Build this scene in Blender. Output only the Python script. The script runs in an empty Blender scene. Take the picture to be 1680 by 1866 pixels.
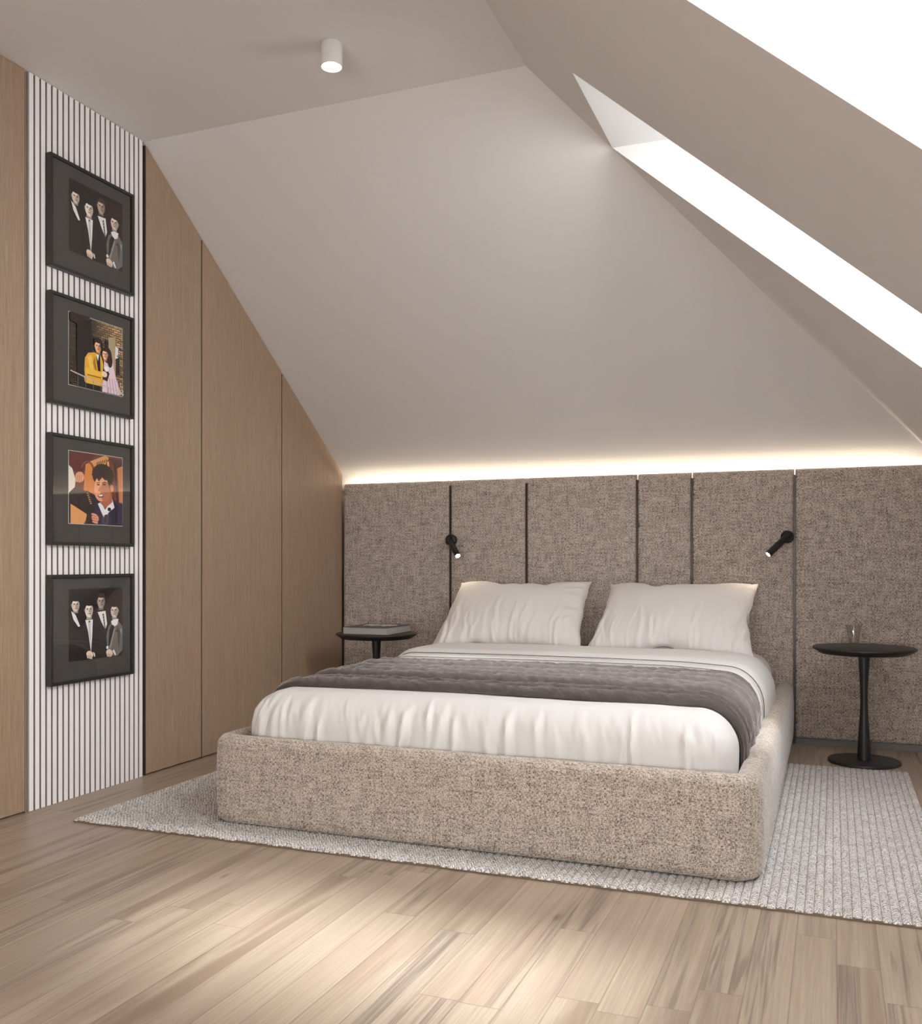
import bpy, bmesh, math, random
import numpy as np
from mathutils import Vector, Matrix
EXPO = 0.06
SKYC = (0.94, 0.97, 1.0, 1); SKYS = 15.5
SUNE = 8.0; SUNANG = 10.0; SUNDIR = (-0.74, 0.17, -1.0)
PAINT = (0.715, 0.685, 0.66)
LEDS = 24.0; RLAMP = 1.2; CLAMP = 8.0
FILLWIN = (-1.9, 0.55, 0.25, 1.20)
random.seed(7)
SC = bpy.context.scene
COL = SC.collection

# ------------------------------------------------------------------ camera
TH = math.atan(678.0 / 1733.0)
cam = bpy.data.cameras.new('camera'); camo = bpy.data.objects.new('camera', cam); COL.objects.link(camo)
cam.sensor_fit = 'HORIZONTAL'; cam.sensor_width = 36.0; cam.lens = 1733.0 / 1680.0 * 36.0
cam.shift_y = 92.0 / 1680.0; cam.clip_start = 0.05; cam.clip_end = 100
camo.location = (0, 0, 0.95); camo.rotation_euler = (math.pi / 2, 0, TH)
SC.camera = camo

# ------------------------------------------------------------------ light and exposure
SC.view_settings.view_transform = 'Standard'; SC.view_settings.look = 'None'
SC.view_settings.gamma = 1.0; SC.view_settings.use_curve_mapping = False
SC.view_settings.exposure = EXPO
SC.cycles.max_bounces = 10; SC.cycles.diffuse_bounces = 6; SC.cycles.glossy_bounces = 4
SC.cycles.transmission_bounces = 6; SC.cycles.transparent_max_bounces = 12
SC.cycles.use_denoising = True; SC.cycles.sample_clamp_indirect = 6.0
SC.cycles.caustics_reflective = False; SC.cycles.caustics_refractive = False

w = bpy.data.worlds.new('sky'); SC.world = w; w.use_nodes = True
bg = w.node_tree.nodes['Background']
bg.inputs[0].default_value = SKYC; bg.inputs[1].default_value = SKYS
sun = bpy.data.lights.new('sun', 'SUN'); suno = bpy.data.objects.new('sun', sun); COL.objects.link(suno)
sun.energy = SUNE; sun.angle = math.radians(SUNANG); sun.color = (0.88, 0.94, 1.0)
suno.rotation_euler = Vector(SUNDIR).to_track_quat('-Z', 'Y').to_euler()
suno.location = (2, 0, 6)

# ------------------------------------------------------------------ room measures
H = 2.822; XC = -1.079; YC = 3.427          # flat ceiling height and its corner
SA = -0.7158; SB = -0.8611                  # pitch of the two slopes
XW = -2.855                                  # closet front plane
YB = 5.42                                    # rear wall plane
XR = 1.45; Y0 = -2.0; XLL = -3.46
HBY = 5.25                                   # headboard front
# roof windows: x from, x to, y from, y to
WIN = [(-0.815, 0.80, 3.11, 3.733), (-0.50, 0.80, 1.425, 2.05), (-0.815, 0.80, -0.26, 0.365)]  # last one is unseen, added to light the bed from the front
def zA(y): return H + SA * (y - YC)
def zB(x): return H + SB * (x - XC)
def yhip(x): return YC + (zB(x) - H) / SA

# ------------------------------------------------------------------ helpers
def tag(o, label=None, cat=None, group=None, kind=None):
    if label: o['label'] = label
    if cat: o['category'] = cat
    if group: o['group'] = group
    if kind: o['kind'] = kind
    return o

class MB:
    def __init__(s): s.v = []; s.f = []; s.m = []
    def add(s, vs, fs, mi=0):
        b = len(s.v); s.v += [tuple(float(c) for c in p) for p in vs]
        s.f += [tuple(b + i for i in f) for f in fs]; s.m += [mi] * len(fs); return s
    def box(s, x0, x1, y0, y1, z0, z1, mi=0):
        v = [(x0,y0,z0),(x1,y0,z0),(x1,y1,z0),(x0,y1,z0),(x0,y0,z1),(x1,y0,z1),(x1,y1,z1),(x0,y1,z1)]
        return s.add(v, [(0,3,2,1),(4,5,6,7),(0,1,5,4),(1,2,6,5),(2,3,7,6),(3,0,4,7)], mi)
    def prism(s, pts, axis, a0, a1, mi=0):
        """pts: 2-D outline, extruded along axis ('x','y','z') from a0 to a1"""
        def P(p, a):
            return {'x': (a, p[0], p[1]), 'y': (p[0], a, p[1]), 'z': (p[0], p[1], a)}[axis]
        n = len(pts)
        return s.add([P(p, a0) for p in pts] + [P(p, a1) for p in pts],
                     [tuple(range(n))[::-1], tuple(range(n, 2*n))] + [(i, (i+1) % n, n+(i+1) % n, n+i) for i in range(n)], mi)
    def lathe(s, prof, c, axis=(0,0,1), n=48, mi=0):
        """prof: list of (r, h) along the axis from point c"""
        ax = Vector(axis).normalized(); q = Vector((0,0,1)).rotation_difference(ax)
        vs = []; fs = []
        for r, h in prof:
            for k in range(n):
                a = 2 * math.pi * k / n
                vs.append(Vector(c) + q @ Vector((max(r,1e-5)*math.cos(a), max(r,1e-5)*math.sin(a), h)))
        for i in range(len(prof) - 1):
            for k in range(n):
                fs.append((i*n+k, i*n+(k+1) % n, (i+1)*n+(k+1) % n, (i+1)*n+k))
        return s.add(vs, fs, mi)
    def grid(s, G, mi=0, flip=False):
        n, m, _ = G.shape
        fs = []
        for i in range(n-1):
            for j in range(m-1):
                f = (i*m+j, (i+1)*m+j, (i+1)*m+j+1, i*m+j+1)
                fs.append(f[::-1] if flip else f)
        return s.add(G.reshape(-1, 3), fs, mi)
    def build(s, name, mats, parent=None, bevel=0, seg=2, smooth=False, merge=0, recalc=True):
        me = bpy.data.meshes.new(name)
        org = Vector(parent['_o']) if parent is not None and '_o' in parent else Vector((0,0,0))
        me.from_pydata([Vector(p) - org for p in s.v], [], s.f); me.update()
        if not isinstance(mats, (list, tuple)): mats = [mats]
        for m in mats: me.materials.append(m)
        me.polygons.foreach_set('material_index', s.m)
        bm = bmesh.new(); bm.from_mesh(me)
        if merge: bmesh.ops.remove_doubles(bm, verts=bm.verts, dist=merge)
        if recalc: bmesh.ops.recalc_face_normals(bm, faces=bm.faces)
        if bevel: bmesh.ops.bevel(bm, geom=[e for e in bm.edges if len(e.link_faces) == 2 and e.calc_face_angle(0) > 0.4],
                                  offset=bevel, segments=seg, profile=0.5, affect='EDGES', clamp_overlap=True)
        bm.to_mesh(me); bm.free()
        if smooth or bevel:
            me.polygons.foreach_set('use_smooth', [True] * len(me.polygons))
            me.set_sharp_from_angle(angle=math.radians(50 if smooth else 35))
        me.update()
        o = bpy.data.objects.new(name, me); COL.objects.link(o)
        if parent is not None:
            o.parent = parent; o['_o'] = tuple(org)
        return o

def thing(name, label, cat, loc, group=None):
    o = bpy.data.objects.new(name, None); COL.objects.link(o); o.location = loc; o['_o'] = tuple(loc)
    o.empty_display_size = 0.1
    return tag(o, label, cat, group)

def copy_thing(src, loc, label=None):
    c = src.copy(); COL.objects.link(c); c.location = loc
    if label: c['label'] = label
    for ch in list(src.children):
        d = ch.copy(); COL.objects.link(d); d.parent = c
        for g in list(ch.children):
            e = g.copy(); COL.objects.link(e); e.parent = d
    return c

rng = np.random.RandomState(3)
_LAT = rng.rand(64, 64, 64)
def vnoise(x, y, z=0.0):
    x, y, z = np.broadcast_arrays(np.asarray(x, float), np.asarray(y, float), np.asarray(z, float))
    xi, yi, zi = np.floor(x).astype(int), np.floor(y).astype(int), np.floor(z).astype(int)
    fx, fy, fz = x-xi, y-yi, z-zi
    fx, fy, fz = [t*t*(3-2*t) for t in (fx, fy, fz)]
    r = 0
    for a in (0,1):
        for b in (0,1):
            for c in (0,1):
                r = r + _LAT[(xi+a) % 64, (yi+b) % 64, (zi+c) % 64] * (fx if a else 1-fx) * (fy if b else 1-fy) * (fz if c else 1-fz)
    return r * 2 - 1
def sstep(a, b, x):
    t = np.clip((x - a) / (b - a), 0, 1); return t*t*(3-2*t)

# ------------------------------------------------------------------ materials
class NT:
    def __init__(s, name):
        s.mat = bpy.data.materials.new(name); s.mat.use_nodes = True
        s.t = s.mat.node_tree; s.t.nodes.clear()
        s.out = s.t.nodes.new('ShaderNodeOutputMaterial')
        s.b = s.t.nodes.new('ShaderNodeBsdfPrincipled'); s.L(s.b.outputs[0], s.out.inputs[0])
        s._c = None
    def L(s, a, b): s.t.links.new(a, b)
    def N(s, typ, **k):
        n = s.t.nodes.new(typ)
        for a, v in k.items(): setattr(n, a, v)
        return n
    def setin(s, sock, v):
        if hasattr(v, 'is_linked') or isinstance(v, bpy.types.NodeSocket): s.L(v, sock)
        else: sock.default_value = v
    def co(s):
        if s._c is None: s._c = s.N('ShaderNodeTexCoord').outputs['Object']
        return s._c
    def M(s, op, a, b=0.0, c=0.0):
        n = s.N('ShaderNodeMath', operation=op)
        for i, v in enumerate((a, b, c)): s.setin(n.inputs[i], v)
        return n.outputs[0]
    def scale(s, v, sc, off=(0,0,0)):
        n = s.N('ShaderNodeMapping'); s.L(v, n.inputs[0]); n.inputs['Scale'].default_value = sc; n.inputs['Location'].default_value = off
        return n.outputs[0]
    def sep(s, v):
        n = s.N('ShaderNodeSeparateXYZ'); s.L(v, n.inputs[0]); return n.outputs
    def comb(s, x, y, z=0.0):
        n = s.N('ShaderNodeCombineXYZ')
        for i, v in enumerate((x, y, z)): s.setin(n.inputs[i], v)
        return n.outputs[0]
    def noise(s, v, scale=1.0, detail=2.0, rough=0.5, dist=0.0):
        n = s.N('ShaderNodeTexNoise'); s.L(v, n.inputs['Vector'])
        n.inputs['Scale'].default_value = scale; n.inputs['Detail'].default_value = detail
        n.inputs['Roughness'].default_value = rough; n.inputs['Distortion'].default_value = dist
        return n.outputs['Fac']
    def white(s, v):
        n = s.N('ShaderNodeTexWhiteNoise', noise_dimensions='3D'); s.L(v, n.inputs[0]); return n.outputs['Value']
    def ramp(s, f, pts, interp='LINEAR'):
        n = s.N('ShaderNodeValToRGB'); s.L(f, n.inputs[0]); cr = n.color_ramp; cr.interpolation = interp
        while len(cr.elements) < len(pts): cr.elements.new(0.5)
        for e, (p, c) in zip(cr.elements, pts):
            e.position = p; e.color = (c[0], c[1], c[2], 1) if hasattr(c, '__len__') else (c, c, c, 1)
        return n.outputs[0]
    def mix(s, f, a, b, blend='MIX'):
        n = s.N('ShaderNodeMix', data_type='RGBA', blend_type=blend)
        s.setin(n.inputs[0], f); s.setin(n.inputs[6], a if not isinstance(a, tuple) else (*a, 1)[:4]); s.setin(n.inputs[7], b if not isinstance(b, tuple) else (*b, 1)[:4])
        return n.outputs[2]
    def bump(s, h, strength=0.3, dist=0.002):
        n = s.N('ShaderNodeBump'); s.L(h, n.inputs['Height']); n.inputs['Strength'].default_value = strength
        n.inputs['Distance'].default_value = dist; s.L(n.outputs[0], s.b.inputs['Normal'])
    def set(s, color=None, rough=0.5, metal=0.0, spec=0.5, sheen=0.0):
        if color is not None: s.setin(s.b.inputs['Base Color'], color if not isinstance(color, tuple) else (*color, 1)[:4])
        s.setin(s.b.inputs['Roughness'], rough); s.setin(s.b.inputs['Metallic'], metal)
        s.b.inputs['Specular IOR Level'].default_value = spec
        if sheen: s.b.inputs['Sheen Weight'].default_value = sheen; s.b.inputs['Sheen Roughness'].default_value = 0.4
        return s.mat

def paint(name, c, rough=0.75):
    n = NT(name); f = n.noise(n.co(), 260, 3, 0.6)
    n.bump(f, 0.06, 0.001)
    return n.set(n.mix(n.noise(n.co(), 1.3, 2), tuple(k*0.985 for k in c), tuple(min(1, k*1.015) for k in c)), rough, spec=0.25)

def plain(name, c, rough=0.5, metal=0.0, spec=0.5, var=0.04):
    n = NT(name); f = n.noise(n.co(), 40, 3)
    return n.set(n.mix(f, tuple(k*(1-var) for k in c), tuple(k*(1+var) for k in c)), rough, metal, spec)

def emissive(name, c, s):
    n = NT(name); n.b.inputs['Emission Color'].default_value = (*c, 1); n.b.inputs['Emission Strength'].default_value = s
    return n.set((0.8, 0.8, 0.8), 0.5)

def tweed(name, light, mid, dark, s=1.0, warm=None):
    """coarse two-tone basket weave: threads running across and up, dark slubs between them"""
    n = NT(name); c = n.co()
    P = n.sep(c); u = n.M('ADD', P[0], P[1]); v = n.M('ADD', P[2], n.M('MULTIPLY', P[1], 0.61))
    def threads(ku, kv, z, det=1.0):
        return n.noise(n.comb(n.M('MULTIPLY', u, ku/s), n.M('MULTIPLY', v, kv/s), z), 1.0, det, 0.5)
    across = threads(80, 330, 0.0); upward = threads(330, 80, 5.0)
    slub = n.M('MINIMUM', across, upward); rib = n.M('MAXIMUM', across, upward)
    streak = n.M('ADD', threads(9, 70, 9.0, 2.0), threads(70, 9, 12.0, 2.0)); cloud = threads(14, 14, 3.0, 3.0)
    # regular basket grid
    gu = n.M('PINGPONG', n.M('MULTIPLY', u, 200.0/s), 0.5); gv = n.M('PINGPONG', n.M('MULTIPLY', v, 200.0/s), 0.5)
    grid = n.M('MINIMUM', n.ramp(gu, [(0.0, 0.0), (0.16, 1.0)]), n.ramp(gv, [(0.0, 0.0), (0.16, 1.0)]))
    f = n.M('ADD', n.M('MULTIPLY', slub, 0.58), n.M('MULTIPLY', rib, 0.42))
    f = n.M('ADD', f, n.M('MULTIPLY', n.M('SUBTRACT', streak, 1.0), 0.15))
    f = n.M('ADD', f, n.M('MULTIPLY', n.M('SUBTRACT', cloud, 0.5), 0.12))
    f = n.M('ADD', f, n.M('MULTIPLY', n.M('SUBTRACT', grid, 0.75), 0.055))
    hot = tuple(min(1, x*1.22) for x in light)
    col = n.ramp(f, [(0.0, dark), (0.375, dark), (0.455, mid), (0.530, light), (0.62, hot), (1.0, hot)])
    n.bump(f, 0.75, 0.004 * s)
    return n.set(col, 0.92, spec=0.15, sheen=0.5)

def oak(name, c1, c2, c3):
    n = NT(name); c = n.co()
    f1 = n.noise(n.scale(c, (90, 90, 1.6)), 1.0, 4, 0.65, 0.3)
    f2 = n.noise(n.scale(c, (420, 420, 7)), 1.0, 3, 0.6)
    f3 = n.noise(n.scale(c, (9, 9, 0.25)), 1.0, 2)
    a = n.mix(n.ramp(f1, [(0.3, 0.0), (0.7, 1.0)]), c1, c2)
    a = n.mix(n.M('MULTIPLY', n.ramp(f3, [(0.35, 0.0), (0.65, 1.0)]), 0.5), a, c3)
    a = n.mix(n.M('MULTIPLY', n.ramp(f2, [(0.40, 1.0), (0.58, 0.0)]), 0.5), a, tuple(k*0.60 for k in c1))
    n.bump(f2, 0.12, 0.0008)
    return n.set(a, 0.5, spec=0.35)

def planks(name):
    n = NT(name); c = n.co(); P = n.sep(c)
    Wd, Ln = 0.0955, 1.05
    rx = n.M('DIVIDE', n.M('SUBTRACT', P[0], 0.008), Wd); row = n.M('FLOOR', rx)
    rr = n.white(n.comb(row, 2.3)); ry = n.M('ADD', n.M('DIVIDE', P[1], Ln), n.M('MULTIPLY', rr, 9.0)); cl = n.M('FLOOR', ry)
    idv = n.comb(row, cl, 4.0); a = n.white(idv); b = n.white(n.comb(cl, row, 9.0)); d = n.white(n.comb(row, cl, 17.0))
    off = n.comb(n.M('MULTIPLY', a, 31.0), n.M('MULTIPLY', b, 57.0), 0.0)
    def grain(sx, sy, det, dist):
        v = n.N('ShaderNodeVectorMath', operation='ADD'); n.L(n.scale(c, (sx, sy, 1)), v.inputs[0]); n.L(off, v.inputs[1])
        return n.noise(v.outputs[0], 1.0, det, 0.55, dist)
    g1 = grain(14, 1.1, 3, 0.9); g2 = grain(70, 2.0, 4, 0.6); g3 = grain(330, 9, 2, 0.0); g4 = grain(26, 0.8, 2, 1.6)
    base = n.ramp(a, [(0.0, (0.240, 0.166, 0.112)), (0.3, (0.335, 0.250, 0.178)), (0.65, (0.425, 0.328, 0.240)), (1.0, (0.290, 0.224, 0.166))])
    col = n.mix(n.ramp(g1, [(0.36, 0.0), (0.62, 1.0)]), base, (0.415, 0.325, 0.240))
    col = n.mix(n.M('MULTIPLY', n.ramp(d, [(0.3, 0.0), (0.8, 0.45)]), n.ramp(g2, [(0.40, 0.0), (0.60, 1.0)])), col, (0.345, 0.235, 0.168))
    dk = n.M('MULTIPLY', n.ramp(g4, [(0.50, 0.0), (0.60, 1.0)]), n.ramp(b, [(0.35, 0.10), (0.75, 0.80)]))
    col = n.mix(n.M('MULTIPLY', dk, 0.70), col, (0.200, 0.160, 0.132))
    # fine growth lines that wander along each plank
    wv = n.N('ShaderNodeVectorMath', operation='ADD'); n.L(n.scale(c, (1, 0.035, 1)), wv.inputs[0]); n.L(n.comb(n.M('MULTIPLY', g1, 0.030), 0.0, 0.0), wv.inputs[1])
    rings = n.noise(n.comb(n.M('MULTIPLY', n.sep(wv.outputs[0])[0], 260.0), n.M('MULTIPLY', n.sep(wv.outputs[0])[1], 60.0), n.M('MULTIPLY', a, 40.0)), 1.0, 2, 0.5)
    line = n.ramp(rings, [(0.46, 0.0), (0.54, 1.0)])
    col = n.mix(n.M('MULTIPLY', line, n.M('ADD', 0.16, n.M('MULTIPLY', dk, 0.55))), col, (0.150, 0.110, 0.082))
    col = n.mix(n.M('MULTIPLY', n.ramp(g3, [(0.4, 1.0), (0.6, 0.0)]), 0.16), col, (0.235, 0.178, 0.135))
    # knots
    vk = n.N('ShaderNodeTexVoronoi'); v = n.N('ShaderNodeVectorMath', operation='ADD'); n.L(n.scale(c, (5.0, 1.5, 1)), v.inputs[0]); n.L(off, v.inputs[1])
    n.L(v.outputs[0], vk.inputs['Vector']); vk.inputs['Scale'].default_value = 1.0
    kn = n.M('MULTIPLY', n.ramp(vk.outputs['Distance'], [(0.0, 0.9), (0.025, 0.6), (0.06, 0.0)]), n.ramp(d, [(0.55, 0.0), (0.6, 1.0)]))
    col = n.mix(kn, col, (0.15, 0.09, 0.055))
    ex = n.M('PINGPONG', rx, 0.5); ey = n.M('MULTIPLY', n.M('PINGPONG', ry, 0.5), Ln / Wd)
    e = n.M('MINIMUM', ex, ey); seam = n.ramp(e, [(0.0, 1.0), (0.010, 0.7), (0.02, 0.0)])
    col = n.mix(n.M('MULTIPLY', seam, 0.55), col, (0.14, 0.10, 0.075))
    hgt = n.M('ADD', n.ramp(e, [(0.0, 0.0), (0.03, 1.0)]), n.M('MULTIPLY', g2, 0.05))
    n.bump(hgt, 0.35, 0.0012)
    ro = n.M('ADD', 0.30, n.M('MULTIPLY', g2, 0.14))
    return n.set(col, ro, spec=0.42)

def cloth(name, c, bump=0.2, sheen=0.1):
    n = NT(name); co = n.co()
    f = n.noise(n.scale(co, (700, 700, 700)), 1.0, 2); g = n.noise(co, 9, 3)
    n.bump(n.M('ADD', n.M('MULTIPLY', f, 0.25), g), bump, 0.0015)
    return n.set(n.mix(g, tuple(k*0.985 for k in c), tuple(min(1, k*1.01) for k in c)), 0.85, spec=0.15, sheen=sheen)

def velvet(name, c):
    n = NT(name); co = n.co()
    g = n.noise(co, 22, 5, 0.65, 0.5); f = n.noise(n.scale(co, (60, 60, 60)), 1.0, 4, 0.7)
    n.bump(n.M('ADD', n.M('MULTIPLY', f, 0.5), g), 0.5, 0.004)
    col = n.mix(n.ramp(g, [(0.3, 0.0), (0.7, 1.0)]), tuple(k*0.80 for k in c), tuple(k*1.15 for k in c))
    n.b.inputs['Sheen Tint'].default_value = (1.0, 0.90, 0.84, 1)
    return n.set(col, 0.8, spec=0.12, sheen=0.42)

def braid(name):
    n = NT(name); c = n.co(); P = n.sep(c)
    px = n.M('DIVIDE', P[0], RUGP); t = n.M('PINGPONG', px, 0.5)
    ci = n.M('FLOOR', px)
    ph = n.M('ADD', n.M('MULTIPLY', P[1], 58.0), n.M('ADD', n.M('MULTIPLY', t, -1.9), n.white(n.comb(ci, 1.0))))
    st = n.M('FRACT', ph); si = n.M('FLOOR', ph)
    w1 = n.white(n.comb(ci, si, 2.0))
    f = n.noise(n.scale(c, (420, 300, 300)), 1.0, 2, 0.6); f2 = n.noise(n.scale(c, (170, 130, 130)), 1.0, 2, 0.6)
    col = n.mix(w1, (0.76, 0.725, 0.69), (0.90, 0.875, 0.85))
    col = n.mix(n.ramp(f, [(0.40, 0.85), (0.47, 0.0)]), col, (0.23, 0.185, 0.155))
    col = n.mix(n.ramp(f2, [(0.38, 0.8), (0.45, 0.0)]), col, (0.20, 0.16, 0.135))
    grv = n.ramp(st, [(0.0, 1.0), (0.14, 0.8), (0.30, 0.0), (0.88, 0.0), (1.0, 1.0)])
    gate = n.ramp(n.white(n.comb(ci, si, 7.0)), [(0.35, 0.35), (0.75, 1.0)])
    col = n.mix(n.M('MULTIPLY', n.M('MULTIPLY', grv, gate), 0.80), col, (0.21, 0.17, 0.145))
    h = n.M('ADD', n.ramp(st, [(0.0, 0.0), (0.3, 1.0), (0.7, 1.0), (1.0, 0.0)]), n.M('MULTIPLY', f, 0.5))
    n.bump(h, 0.8, 0.004)
    return n.set(col, 0.95, spec=0.1, sheen=0.1)

RUGP = 0.0242
M = {}
M['paint'] = paint('paint_greige', PAINT)
M['reveal'] = paint('paint_white', (0.78, 0.77, 0.76))
M['floor'] = planks('plank_floor')
M['oak'] = oak('oak_veneer', (0.355, 0.242, 0.162), (0.445, 0.316, 0.219), (0.380, 0.255, 0.168))
M['gap_shade'] = plain('dark_gap_shade', (0.05, 0.035, 0.028), 0.7)
M['slat'] = plain('slat_white', (0.93, 0.90, 0.88), 0.55, var=0.02)
M['slat_back_shade'] = plain('slat_backing_shade', (0.38, 0.315, 0.290), 0.7)  # backing tone, also the painted groove shade on the slat sides
M['tweed_hb'] = tweed('tweed_headboard', (0.600, 0.512, 0.445), (0.330, 0.268, 0.228), (0.105, 0.080, 0.066), 0.70)
M['tweed_bed'] = tweed('tweed_bed', (0.560, 0.478, 0.400), (0.335, 0.272, 0.220), (0.110, 0.083, 0.064), 0.66)
M['strip'] = plain('dark_bronze', (0.045, 0.034, 0.028), 0.35, 0.6)
M['plinth'] = plain('plinth_grey', (0.16, 0.14, 0.13), 0.5)
M['black'] = plain('black_lacquer', (0.018, 0.017, 0.016), 0.42)
M['blackm'] = plain('black_metal', (0.012, 0.012, 0.012), 0.38, 0.2)
M['frame'] = plain('frame_black', (0.022, 0.021, 0.020), 0.4)
M['mat'] = plain('mat_board', (0.080, 0.074, 0.068), 0.9, spec=0.1)
M['sheet'] = cloth('white_cotton', (0.71, 0.685, 0.66))
M['pillow'] = cloth('pillow_cotton', (0.74, 0.705, 0.675))
M['piping'] = plain('piping_black', (0.03, 0.028, 0.027), 0.8)
M['throw'] = velvet('grey_velvet', (0.082, 0.066, 0.058))
M['rug'] = braid('braided_wool')
M['rugedge'] = plain('rug_edge', (0.17, 0.125, 0.085), 0.95)
M['lampwhite'] = plain('lamp_white', (0.74, 0.72, 0.70), 0.45)
M['led'] = emissive('led_glow', (1.0, 0.86, 0.68), LEDS)
M['bulb'] = emissive('bulb_glow', (1.0, 0.86, 0.68), 60)
M['cover'] = plain('book_cover', (0.085, 0.08, 0.075), 0.55)
M['pages'] = plain('book_pages', (0.42, 0.40, 0.36), 0.8)
M['marks'] = plain('book_marks', (0.72, 0.71, 0.68), 0.6)
M['dark'] = plain('dark_inside', (0.06, 0.055, 0.05), 0.8)

def thin_glass(name, tint, base, edge, rough):
    """a thin sheet: clear, with a mirror reflection that grows towards grazing angles"""
    n = NT(name); tr = n.N('ShaderNodeBsdfTransparent'); gl = n.N('ShaderNodeBsdfGlossy'); mx = n.N('ShaderNodeMixShader')
    tr.inputs[0].default_value = (tint, tint, tint, 1); gl.inputs['Roughness'].default_value = rough
    lw = n.N('ShaderNodeLayerWeight'); lw.inputs[0].default_value = 0.5
    grow = n.M('POWER', lw.outputs['Facing'], 4.0)
    n.L(n.M('ADD', base, n.M('MULTIPLY', grow, edge)), mx.inputs[0])
    n.L(tr.outputs[0], mx.inputs[1]); n.L(gl.outputs[0], mx.inputs[2]); n.L(mx.outputs[0], n.out.inputs[0])
    return n.mat
M['pane'] = thin_glass('pane_glass', 1.0, 0.045, 0.55, 0.02)
M['tumbler'] = thin_glass('tumbler_glass', 0.90, 0.10, 0.50, 0.06)
n = NT('photo_print'); at = n.N('ShaderNodeVertexColor'); at.layer_name = 'Col'; M['print'] = n.set(at.outputs[0], 0.55, spec=0.3)

# ================================================================== THE ROOM
def struct(mb, name, mat, **k):
    o = mb.build(name, mat, **k); o['kind'] = 'structure'; return o

struct(MB().box(XLL, XR, Y0, YB + 0.04, -0.06, 0.0), 'floor', M['floor'])
struct(MB().add([(XLL,Y0,H),(XC,Y0,H),(XC,YC,H),(XLL,YC,H)], [(0,1,2,3)]), 'ceiling', M['paint'], recalc=False)
xh = XC + (zA(YB) - H) / SB
struct(MB().add([(XLL,YC,H),(XC,YC,H),(xh,YB,zA(YB)),(XLL,YB,zA(YB))], [(0,1,2,3)]), 'wall_back_slope', M['paint'], recalc=False)
b = MB()
def Bq(pts): b.add([(x, y, zB(x)) for x, y in pts], [tuple(range(len(pts)))])
xbr = sorted({XC, xh, XR} | {w_[0] for w_ in WIN} | {w_[1] for w_ in WIN})
for xa, xb in zip(xbr[:-1], xbr[1:]):
    holes = sorted((w_[2], w_[3]) for w_ in WIN if w_[0] <= xa + 1e-6 and w_[1] >= xb - 1e-6)
    y_a = Y0
    for h0, h1 in holes:
        Bq([(xa,y_a),(xb,y_a),(xb,h0),(xa,h0)]); y_a = h1
    Bq([(xa,y_a),(xb,y_a),(xb,min(YB,yhip(xb))),(xa,min(YB,yhip(xa)))])
struct(b, 'wall_right_slope', M['paint'], recalc=False)
struct(MB().add([(XR,Y0,0),(XR,YB,0),(XR,YB,zB(XR)),(XR,Y0,zB(XR))], [(0,1,2,3)]), 'wall_right', M['paint'], recalc=False)
struct(MB().add([(XLL,YB,0),(XR,YB,0),(XR,YB,zB(XR)),(xh,YB,zA(YB)),(XLL,YB,zA(YB))], [(0,1,2,3,4)]), 'wall_back', M['paint'], recalc=False)
# wall behind the viewer, with a wide unseen window added for fill light
b = MB()
def Fq(pts): b.add([(x, Y0, z) for x, z in pts], [tuple(range(len(pts)))])
fx0, fx1, fz0, fz1 = FILLWIN
Fq([(XLL,0),(fx0,0),(fx0,H),(XLL,H)]); Fq([(fx0,0),(fx1,0),(fx1,fz0),(fx0,fz0)])
Fq([(fx1,0),(XR,0),(XR,zB(XR)),(fx1,zB(fx1))]); Fq([(fx0,fz1),(fx1,fz1),(fx1,zB(fx1)),(XC,H),(fx0,H)])
struct(b, 'wall_front', M['paint'], recalc=False)
b = MB(); fd = 0.22
b.add([(fx0,Y0,fz0),(fx1,Y0,fz0),(fx1,Y0-fd,fz0),(fx0,Y0-fd,fz0)], [(0,1,2,3)]); b.add([(fx0,Y0,fz1),(fx1,Y0,fz1),(fx1,Y0-fd,fz1),(fx0,Y0-fd,fz1)], [(0,1,2,3)])
b.add([(fx0,Y0,fz0),(fx0,Y0,fz1),(fx0,Y0-fd,fz1),(fx0,Y0-fd,fz0)], [(0,1,2,3)]); b.add([(fx1,Y0,fz0),(fx1,Y0,fz1),(fx1,Y0-fd,fz1),(fx1,Y0-fd,fz0)], [(0,1,2,3)])
win = b.build('window_4', M['reveal'], recalc=False); win['kind'] = 'structure'
b = MB(); yy0, yy1 = Y0-fd+0.02, Y0-fd+0.07; fm = 0.5*(fx0+fx1)
b.box(fx0,fx1,yy0,yy1,fz0,fz0+.06); b.box(fx0,fx1,yy0,yy1,fz1-.06,fz1); b.box(fx0,fx0+.06,yy0,yy1,fz0+.06,fz1-.06); b.box(fx1-.06,fx1,yy0,yy1,fz0+.06,fz1-.06); b.box(fm-.04,fm+.04,yy0,yy1,fz0+.06,fz1-.06)
b.build('window_frame', M['reveal'], win)
MB().add([(fx0+.06,Y0-fd+.045,fz0+.06),(fx1-.06,Y0-fd+.045,fz0+.06),(fx1-.06,Y0-fd+.045,fz1-.06),(fx0+.06,Y0-fd+.045,fz1-.06)], [(0,1,2,3)]).build('pane', M['pane'], win)
pl = bpy.data.lights.new('sky_portal', 'AREA'); pl.shape = 'RECTANGLE'; pl.size = fx1-fx0; pl.size_y = fz1-fz0
po = bpy.data.objects.new('sky_portal', pl); COL.objects.link(po); po.location = (fm, Y0-fd-0.02, 0.5*(fz0+fz1)); po.rotation_euler = (math.pi/2, 0, 0)
pl.cycles.is_portal = True
struct(MB().add([(XLL,Y0,0),(XLL,YB,0),(XLL,YB,zA(YB)),(XLL,YC,H),(XLL,Y0,H)], [(0,1,2,3,4)]), 'wall_left', M['paint'], recalc=False)

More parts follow.
